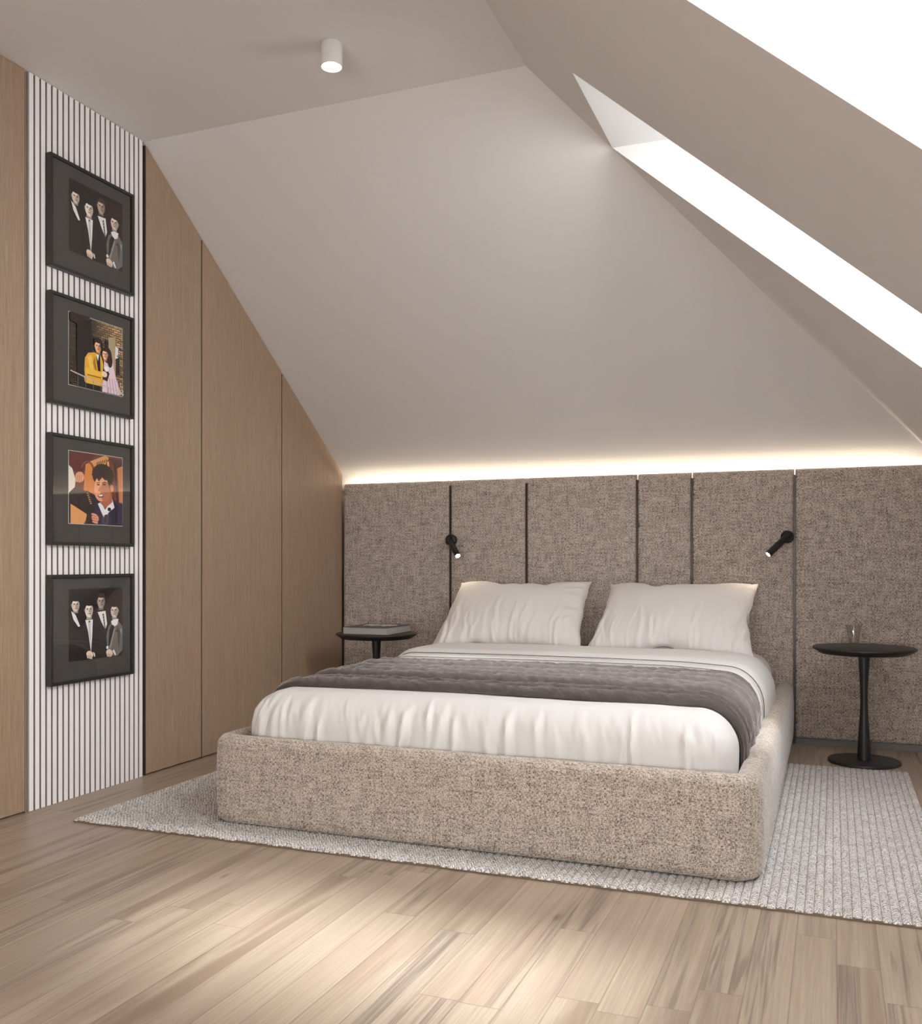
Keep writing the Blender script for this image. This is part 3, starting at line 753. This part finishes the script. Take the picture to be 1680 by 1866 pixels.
# book on the left table
bk = thing('book', 'thick dark book with white marks on its cover, lying on the left side table', 'book', (-2.425, 4.885, 0.548))
x0, x1, y0, y1 = -2.562, -2.288, 4.728, 5.045
MB().box(x0, x1, y0, y1, 0.5485, 0.551).build('back_cover', M['cover'], bk)
MB().box(x0+.002, x1-.002, y0+.002, y1-.002, 0.551, 0.5865).build('page_block', M['pages'], bk)
MB().box(x0, x1, y0, y1, 0.5865, 0.589).build('front_cover', M['cover'], bk)
b = MB(); rb = np.random.RandomState(5)
for i in range(7):
    cx = x0+0.06+0.025*i; cy = 4.93+0.02*math.sin(i*2.1); rx, ry = 0.016+0.006*rb.rand(), 0.045+0.02*rb.rand()
    vs = [(cx+rx*math.cos(a)*(1+.3*math.sin(3*a+i)), cy+ry*math.sin(a), 0.5890) for a in np.linspace(0, 2*math.pi, 20)[:-1]]
    b.add([(p[0],p[1],0.5888) for p in vs] + [(p[0],p[1],0.5905) for p in vs], [tuple(range(19)), tuple(range(19,38))] + [(k,(k+1)%19,19+(k+1)%19,19+k) for k in range(19)])
b.build('cover_artwork', M['marks'], bk)

# tumbler on the right table
b = MB().lathe([(0,0.5485),(0.0215,0.5485),(0.0235,0.5505),(0.0265,0.590),(0.0365,0.649),(0.0358,0.650),(0.0345,0.649),(0.0245,0.592),(0.0212,0.560),(0,0.558)], (0.092,4.955,0), n=40)
gl = b.build('drinking_glass', M['tumbler'], smooth=True, merge=1e-5)
tag(gl, 'small clear drinking glass standing on the right side table', 'glass')

# ================================================================== READING LAMPS
def reading_lamp(x, z, d, label):
    t = thing('reading_lamp', label, 'wall lamp', (x, HBY, z), 'black reading lamps on the headboard')
    MB().lathe([(0,-0.004),(0.031,-0.004),(0.033,-0.006),(0.033,-0.034),(0.031,-0.036),(0,-0.036)][::-1], (x,HBY,z), axis=(0,1,0), n=40).build('wall_mount', M['blackm'], t, smooth=True, merge=1e-5)
    dv = Vector(d).normalized(); p0 = Vector((x, HBY-0.052, z)) - dv*0.016; Lh = 0.158
    MB().lathe([(0,0),(0.014,0.0),(0.0175,0.0035),(0.0175,Lh),(0.0160,Lh+0.0005),(0.0150,Lh-0.010),(0,Lh-0.010)], p0, axis=dv, n=36).build('lamp_head', M['blackm'], t, smooth=True, merge=1e-5)
    MB().lathe([(0,-0.018),(0.011,-0.018),(0.011,0.004),(0,0.004)], (x,HBY-0.036,z), axis=(0,1,0), n=24).build('swivel', M['blackm'], t, smooth=True, merge=1e-5)
    MB().lathe([(0,0),(0.0125,0),(0.0125,0.003),(0,0.0045)], p0+dv*(Lh-0.0098), axis=dv, n=24).build('bulb', M['bulb'], t, smooth=True, merge=1e-5)
    l = bpy.data.lights.new('reading_spot', 'SPOT'); l.energy = RLAMP; l.color = (1.0, 0.80, 0.58); l.spot_size = math.radians(95); l.spot_blend = 0.9; l.shadow_soft_size = 0.012
    o = bpy.data.objects.new('reading_spot', l); COL.objects.link(o); o.parent = t
    q = p0 + dv*(Lh+0.004); o.location = q - Vector(t['_o']); o.rotation_euler = dv.to_track_quat('-Z','Y').to_euler()
reading_lamp(-2.108, 1.083, (0.085,-0.070,-0.100), 'slim black reading lamp on the headboard above the left pillow')
reading_lamp(-0.222, 1.083, (-0.108,-0.070,-0.110), 'slim black reading lamp on the headboard above the right pillow')

# ================================================================== CEILING LAMP
cx, cy = -1.686, 3.027
t = thing('ceiling_lamp', 'small white cylindrical spotlight mounted on the flat ceiling', 'ceiling lamp', (cx, cy, H))
MB().lathe([(0,-0.001),(0.0385,-0.001),(0.039,-0.002),(0.039,-0.083),(0.0385,-0.084),(0.0365,-0.084),(0.030,-0.066),(0.014,-0.056),(0,-0.056)], (cx,cy,H), n=56).build('housing', M['lampwhite'], t, smooth=True, merge=1e-5)
MB().lathe([(0,-0.060),(0.0135,-0.060),(0.0135,-0.066),(0,-0.070)], (cx,cy,H), n=28).build('bulb', M['bulb'], t, smooth=True, merge=1e-5)
l = bpy.data.lights.new('ceiling_spot', 'SPOT'); l.energy = CLAMP; l.color = (1.0, 0.84, 0.66); l.spot_size = math.radians(120); l.spot_blend = 1.0; l.shadow_soft_size = 0.015
o = bpy.data.objects.new('ceiling_spot', l); COL.objects.link(o); o.parent = t; o.location = (0, 0, -0.074)

# ================================================================== FRAMED PHOTOGRAPHS
def lin(c):
    return tuple(min(0.9, 1.3*x) for x in lin_(c))
def lin_(c):
    return tuple(((k/255)/12.92 if k/255 <= 0.04045 else ((k/255+0.055)/1.055)**2.4) for k in c)
class Pic:
    def __init__(s): s.p = []
    def poly(s, pts, c): s.p.append((list(pts), lin(c))); return s
    def ell(s, u, v, ru, rv, c, n=22, a0=0, a1=360, rot=0):
        r = math.radians(rot); P = []
        for k in range(n + (0 if a1-a0 >= 360 else 1)):
            a = math.radians(a0 + (a1-a0)*k/n); x, y = ru*math.cos(a), rv*math.sin(a)
            P.append((u + x*math.cos(r) - y*math.sin(r), v + x*math.sin(r) + y*math.cos(r)))
        return s.poly(P, c)
    def face(s, u, v, w, h, skin, hair, turn=0.0, shade=(90,78,70)):
        """a small painted portrait head: neck, hair, face, shaded side, brow, eyes, nose, mouth, ear"""
        dk = tuple(int(k*0.55) for k in skin); hi = tuple(min(255, int(k*1.12)) for k in skin)
        s.poly([(u-w*.26,v+h*.25),(u+w*.26,v+h*.25),(u+w*.30,v+h*.62),(u-w*.30,v+h*.62)], tuple(int(k*0.7) for k in skin))
        s.ell(u, v-h*.12, w*.54, h*.46, hair)
        s.ell(u-w*.47*(1 if turn >= 0 else -1), v+h*.02, w*.09, h*.12, dk)
        s.ell(u, v+h*.04, w*.44, h*.47, skin)
        s.ell(u+w*.22*(1 if turn <= 0 else 1), v+h*.06, w*.20, h*.38, tuple(int(k*0.78) for k in skin))
        s.ell(u-w*.06, v-h*.20, w*.26, h*.12, hi)
        s.poly([(u-w*.50,v-h*.08),(u-w*.48,v-h*.36),(u-w*.25,v-h*.56),(u+w*.1,v-h*.60),(u+w*.42,v-h*.48),(u+w*.52,v-h*.08),(u+w*.40,v-h*.18),(u+w*.28,v-h*.27),(u,v-h*.25),(u-w*.30,v-h*.29),(u-w*.40,v-h*.16)], hair)
        for q in (-.19, .17):
            s.ell(u+w*(q+turn*.1), v-h*.035, w*.105, h*.035, dk); s.ell(u+w*(q+turn*.1), v-h*.02, w*.045, h*.022, (25,20,18))
            s.poly([(u+w*(q-.12+turn*.1),v-h*.10),(u+w*(q+.11+turn*.1),v-h*.10),(u+w*(q+.11+turn*.1),v-h*.072),(u+w*(q-.12+turn*.1),v-h*.072)], (45,36,32))
        s.poly([(u+w*(turn*.12-.02),v-h*.04),(u+w*(turn*.12+.06),v+h*.13),(u+w*(turn*.12-.06),v+h*.14)], dk)
        s.ell(u+w*turn*.1, v+h*.25, w*.15, h*.028, (110,70,62)); return s
    def build(s, name, parent, X, ya, yb, za, zb):
        b = MB(); cols = []
        for k, (pts, c) in enumerate(s.p):
            # clip to the print
            q = pts
            for ax, lim, sg in ((0,0,1),(0,1,-1),(1,0,1),(1,1,-1)):
                r = []
                for i in range(len(q)):
                    A, B = q[i-1], q[i]; ia = (A[ax]-lim)*sg >= 0; ib = (B[ax]-lim)*sg >= 0
                    if ia != ib:
                        tt_ = (lim-A[ax])/(B[ax]-A[ax]); r.append((A[0]+(B[0]-A[0])*tt_, A[1]+(B[1]-A[1])*tt_))
                    if ib: r.append(B)
                q = r
                if not q: break
            if len(q) < 3: continue
            b.add([(X + 0.000018*k, ya+(yb-ya)*u, zb-(zb-za)*v) for u, v in q], [tuple(range(len(q)))]); cols.append(c)
        o = b.build(name, M['print'], parent, recalc=False)
        me = o.data; ca = me.color_attributes.new('Col', 'FLOAT_COLOR', 'CORNER'); i = 0
        for pg in me.polygons:
            for li in pg.loop_indices: ca.data[li].color = (*cols[pg.index], 1)
        return o

def band_picture():
    p = Pic(); D = (30,25,23)
    p.poly([(0,0),(1,0),(1,1),(0,1)], D); p.poly([(.62,.1),(1,.1),(1,.75),(.7,.6)], (42,24,24)); p.poly([(.75,.05),(1,.05),(1,.5),(.82,.4)], (46,26,26))
    S = (205,188,172)
    p.poly([(0,.38),(.06,.34),(.18,.42),(.26,.52),(.28,1),(0,1)], (38,32,30))
    p.poly([(.04,.30),(.12,.36),(.20,.52),(.17,.53),(.08,.42)], (232,228,222))
    p.face(.12,.22,.155,.185,S,(28,22,20),.4)
    p.poly([(.40,.42),(.46,.34),(.62,.30),(.76,.42),(.74,1),(.42,1)], (36,31,29))
    p.poly([(.52,.34),(.67,.33),(.70,.52),(.665,.60),(.60,.50)], (226,220,212)); p.poly([(.61,.37),(.64,.37),(.672,.60),(.655,.63)], (70,64,62))
    for q in range(5): p.poly([(.612+.010*q,.40+.04*q),(.640+.008*q,.39+.04*q),(.642+.008*q,.405+.04*q),(.614+.01*q,.415+.04*q)], (150,144,138))
    p.face(.585,.19,.155,.20,(170,150,136),(60,50,45),.2)
    p.poly([(.22,.52),(.28,.43),(.47,.43),(.54,.52),(.54,1),(.20,1)], (34,29,27))
    p.poly([(.29,.44),(.43,.44),(.415,.70),(.395,.90),(.345,.62)], (228,224,218)); p.poly([(.345,.47),(.385,.47),(.40,.66),(.392,.86),(.36,.66)], (188,184,180)); p.ell(.365,.465,.018,.014,(90,84,80))
    p.face(.36,.30,.165,.215,(222,206,190),(30,24,21),0)
    p.poly([(.68,.70),(.72,.56),(.80,.49),(.93,.50),(1.0,.58),(1.0,.92),(.90,1),(.72,.98)], (104,97,91))
    p.poly([(.80,.50),(.86,.50),(.78,.80),(.72,.86),(.74,.62)], (36,31,29)); p.poly([(.90,.56),(.96,.66),(.93,.90),(.90,.74)], (76,70,66)); p.poly([(.83,.60),(.86,.58),(.76,.90),(.74,.86)], (140,132,125))
    p.poly([(.87,.62),(.91,.63),(.91,.65),(.87,.64)], (34,28,26)); p.poly([(.95,.60),(.99,.62),(.98,.70),(.96,.66)], (142,134,126))
    p.poly([(.77,.49),(.82,.46),(.92,.46),(.90,.54),(.82,.58),(.80,.55)], (228,224,218)); p.poly([(.80,.54),(.84,.56),(.80,.64),(.775,.62)], (36,31,29))
    p.face(.84,.335,.165,.20,(200,182,166),(40,32,28),-.4)
    for (u, v) in ((.37,.93),(.74,.94)):
        p.ell(u, v, .065, .048, (214,194,176), rot=25)
        for q in range(4): p.ell(u-.04+.024*q, v+.030+.006*q, .012, .026, (196,172,152), rot=-20)
        for q in range(3): p.poly([(u-.028+.024*q,v+.004),(u-.024+.024*q,v+.004),(u-.020+.024*q,v+.045),(u-.024+.024*q,v+.045)], (110,88,74))
    p.ell(.70,.86,.022,.024,(232,226,218)); p.poly([(.80,.92),(.83,.90),(.87,.98),(.85,.99)], (226,222,216)); p.poly([(.43,.90),(.46,.92),(.47,.97),(.45,.97)], (226,222,216))
    return p

def couple_picture():
    p = Pic(); r = random.Random(4)
    p.poly([(0,0),(1,0),(1,1),(0,1)], (58,45,36))
    for j in range(30):
        for i in range(13):
            u = i/12 - (0.04 if j % 2 else 0); v = j/30
            k = 0.45 + 0.75*max(0, min(1, (u-.35)*2.2))*(1.0 if v < .6 else .7); k *= r.uniform(.75, 1.15)
            p.poly([(u,v+.004),(u+.074,v+.004),(u+.074,v+.028),(u,v+.028)], (min(255,int(150*k)), min(255,int(122*k)), min(255,int(88*k))))
    p.poly([(.12,.10),(.38,.02),(.40,.62),(.38,1),(.12,1)], (38,33,30)); p.poly([(.0,.0),(.36,.0),(.14,.14),(0,.12)], (48,39,33))
    p.poly([(.70,.20),(.84,.16),(.84,.75),(.72,.70)], (156,138,106)); p.poly([(.64,.24),(.70,.26),(.70,.40),(.64,.38)], (36,31,28))
    p.poly([(.84,.30),(.90,.28),(.88,.46),(.83,.48)], (198,206,210)); p.poly([(.85,.48),(.92,.44),(.92,.70),(.84,.72)], (48,42,37))
    for q in range(5): p.poly([(.86,.16+.13*q),(1,.20+.13*q),(1,.212+.13*q),(.86,.172+.13*q)], (66,55,44))
    p.poly([(.62,.55),(.70,.40),(.78,.48),(.80,.62),(.86,.80),(.96,.97),(.90,1),(.58,1),(.60,.78)], (204,182,190))
    for q in range(5): p.poly([(.66+.05*q,.78),(.675+.05*q,.78),(.70+.06*q,1),(.68+.06*q,1)], (168,146,158))
    p.poly([(.56,.70),(.66,.64),(.72,.72),(.68,.84),(.58,.82)], (42,36,34))
    p.ell(.68,.46,.085,.115,(52,36,28)); p.ell(.73,.53,.05,.10,(48,33,26)); p.face(.635,.455,.115,.15,(222,168,138),(54,38,30),-.3)
    p.poly([(.26,.58),(.32,.50),(.44,.47),(.56,.50),(.60,.60),(.58,.96),(.28,.96),(.25,.76)], (202,152,50))
    p.poly([(.30,.56),(.38,.52),(.42,.72),(.36,.74)], (222,176,74)); p.poly([(.44,.52),(.48,.72),(.45,.74),(.41,.62)], (150,106,38))
    p.poly([(.46,.50),(.54,.49),(.55,.72),(.50,.72)], (36,30,34)); p.poly([(.46,.49),(.52,.49),(.50,.58)], (226,220,216))
    p.poly([(.28,.72),(.36,.70),(.56,.74),(.58,.82),(.34,.83),(.27,.82)], (214,166,62)); p.poly([(.30,.80),(.56,.80),(.56,.82),(.30,.82)], (140,98,36))
    p.ell(.62,.745,.055,.042,(224,186,160)); p.ell(.66,.66,.04,.04,(232,214,206)); p.poly([(.24,.84),(.32,.84),(.44,.90),(.42,.95),(.26,.92)], (204,158,58))
    p.poly([(.26,.93),(.58,.93),(.58,1),(.26,1)], (30,28,28))
    p.face(.50,.37,.135,.175,(214,160,124),(48,34,27),.3); p.ell(.50,.283,.07,.035,(50,35,28)); p.ell(.565,.34,.025,.06,(46,32,26))
    p.poly([(0,.80),(1,.965),(1,.98),(0,.818)], (176,164,168))
    for q in range(5): p.poly([(.13+.14*q,.82+.025*q),(.138+.14*q,.82+.025*q),(.138+.14*q,1),(.13+.14*q,1)], (112,104,106))
    for q in range(14): p.ell(.86+r.random()*.12, .82+r.random()*.16, .012, .012, (190,176,150))
    return p

def boy_picture():
    p = Pic(); W = (150,86,52)
    p.poly([(0,0),(1,0),(1,1),(0,1)], (104,60,42)); p.poly([(0,0),(.5,0),(.2,.30),(0,.22)], (88,42,34)); p.poly([(.30,.16),(.62,.02),(.40,.9),(.22,.9)], (196,120,60))
    p.poly([(.36,.12),(.66,0),(.74,.02),(.66,.14),(.44,.24)], (190,136,84))
    for q in range(6): p.poly([(.50+.035*q,.12-.012*q),(.515+.035*q,.10-.012*q),(.53+.035*q,.14-.012*q),(.515+.035*q,.16-.012*q)], (104,70,44))
    p.poly([(.72,.02),(1,.05),(1,.16),(.88,.18)], (76,52,42)); p.poly([(.83,.08),(.86,.08),(.92,.66),(.89,.66)], (54,38,32)); p.poly([(.90,.16),(1,.12),(1,.66),(.94,.66)], (186,116,72))
    p.poly([(.70,.08),(.735,.08),(.75,.25),(.72,.25)], (214,160,110))
    p.poly([(0,.20),(.06,.24),(.12,.40),(.10,.52),(.04,.64),(0,.62)], (222,206,192))
    p.poly([(0,.58),(.10,.50),(.36,.54),(.52,.60),(.60,.76),(.52,1),(.30,1),(.32,.86),(0,.72)], (48,38,36))
    p.poly([(0,.72),(.10,.76),(.32,.86),(.30,.95),(.26,1),(0,1)], (204,146,92)); p.poly([(0,.70),(.03,.74),(.03,1),(0,1)], (46,32,30))
    for k in range(17):
        a = math.radians(200 + k*11); u = .335 + .11*math.cos(a); v = .25 + .13*math.sin(a)
        p.ell(u, v, .020, .014, (88,52,40)); p.ell(u, v, .009, .006, (170,112,74))
    p.poly([(.30,.54),(.34,.52),(.40,.66),(.44,.86),(.41,.88),(.36,.70)], (46,34,32))
    for q in range(6): p.poly([(.315+.012*q,.56+.028*q),(.345+.012*q,.555+.028*q),(.348+.012*q,.57+.028*q),(.318+.012*q,.575+.028*q)], (188,138,92))
    p.ell(.19,.35,.085,.075,(206,142,108), rot=-20)
    for q in range(4): p.ell(.13+.035*q, .39-.008*q, .016, .045, (214,152,118), rot=30)
    for q in range(3): p.poly([(.15+.035*q,.33),(.157+.035*q,.33),(.137+.035*q,.42),(.130+.035*q,.42)], (128,74,54))
    p.poly([(.46,.70),(.56,.64),(.78,.60),(.92,.66),(1,.68),(1,1),(.46,1)], (46,42,62)); p.poly([(.60,.76),(.74,.70),(.72,1),(.60,1)], (74,66,86)); p.poly([(.84,.66),(.90,.68),(.90,1),(.84,1)], (32,28,40))
    p.poly([(.52,.70),(.58,.68),(.66,.78),(.80,.62),(.84,.74),(.72,.82),(.66,.92),(.60,.84)], (220,212,214))
    p.ell(.74,.77,.035,.028,(34,28,32)); p.poly([(.64,.86),(.70,.84),(.68,.96),(.64,.98)], (60,46,44))
    p.poly([(.56,.56),(.78,.50),(.80,.66),(.66,.76),(.56,.68)], (160,92,66))
    p.ell(.62,.30,.20,.155,(48,32,26)); p.ell(.585,.475,.135,.19,(212,146,110), rot=8); p.ell(.66,.52,.09,.15,(170,104,76)); p.ell(.79,.46,.035,.055,(196,128,96))
    for k in range(16):
        a = math.radians(180+k*13); u = .62+.185*math.cos(a); v = .29+.145*math.sin(a); p.ell(u, v, .028, .022, (62,44,36) if k % 2 else (40,28,24), rot=k*20)
    p.poly([(.46,.38),(.50,.28),(.78,.28),(.80,.44),(.74,.34),(.66,.36),(.60,.32),(.54,.38),(.50,.34)], (46,31,26))
    p.ell(.53,.43,.028,.010,(60,36,30)); p.ell(.64,.42,.030,.010,(60,36,30)); p.poly([(.49,.405),(.56,.39),(.56,.40),(.49,.415)], (60,38,30)); p.poly([(.60,.39),(.68,.385),(.68,.395),(.60,.40)], (60,38,30))
    p.poly([(.56,.44),(.52,.52),(.58,.53)], (176,108,80)); p.ell(.575,.585,.055,.026,(96,36,32), rot=-8); p.ell(.575,.580,.042,.014,(240,232,224), rot=-8)
    p.ell(.47,.91,.07,.055,(196,130,102), rot=20)
    for q in range(4): p.ell(.45+.006*q, .86+.036*q, .055, .016, (206,140,112), rot=10); p.ell(.45+.006*q, .877+.036*q, .05, .004, (120,66,52), rot=10)
    return p

FX = XW + 0.004
def framed(zt, zb_, pic, label, dz=0):
    y0, y1 = 2.856, 3.326; x0 = FX; x1 = XW + 0.030
    t = thing('framed_photograph', label, 'picture', (x0, (y0+y1)/2, zb_), 'framed photographs on the slatted panel')
    fw = 0.0125; b = MB()
    b.box(x0, x1, y0, y1, zb_, zb_+fw); b.box(x0, x1, y0, y1, zt-fw, zt)
    b.box(x0, x1, y0, y0+fw, zb_+fw, zt-fw); b.box(x0, x1, y1-fw, y1, zb_+fw, zt-fw)
    b.build('frame', M['frame'], t, bevel=0.0008, seg=1)
    MB().box(x0+0.002, x0+0.016, y0+fw, y1-fw, zb_+fw, zt-fw).build('mat_board', M['mat'], t)
    pw = 0.306; ph = 0.290; yc = (y0+y1)/2 + 0.02; zc = (zt+zb_)/2 + 0.014
    pic.build('photo_print', t, x0+0.0166, yc-pw/2, yc+pw/2, zc-ph/2, zc+ph/2)
    if pic.edge: MB().box(x0+0.015, x0+0.01645, yc-pw/2-0.002, yc+pw/2+0.002, zc-ph/2-0.002, zc+ph/2+0.002).build('mat_bevel', M['marks'], t)
    b = MB(); gx = x0 + 0.0205; b.add([(gx,y0+fw,zb_+fw),(gx,y1-fw,zb_+fw),(gx,y1-fw,zt-fw),(gx,y0+fw,zt-fw)], [(0,1,2,3)])
    b.build('glazing', M['pane'], t, recalc=False)
pa = band_picture(); pa.edge = False; pb = couple_picture(); pb.edge = True; pc = boy_picture(); pc.edge = True
framed(2.545, 2.105, pa, 'topmost black-framed photograph of four men in dark suits, near the ceiling')
framed(2.010, 1.572, pb, 'black-framed photograph of a couple, he in a yellow jacket, before brickwork')
framed(1.457, 1.018, pc, 'black-framed colour photograph of a laughing boy holding a strip of film')
framed(0.902, 0.467, pa, 'lowest black-framed photograph of four men in dark suits, nearest the floor')
for o in bpy.data.objects:
    if '_o' in o: del o['_o']
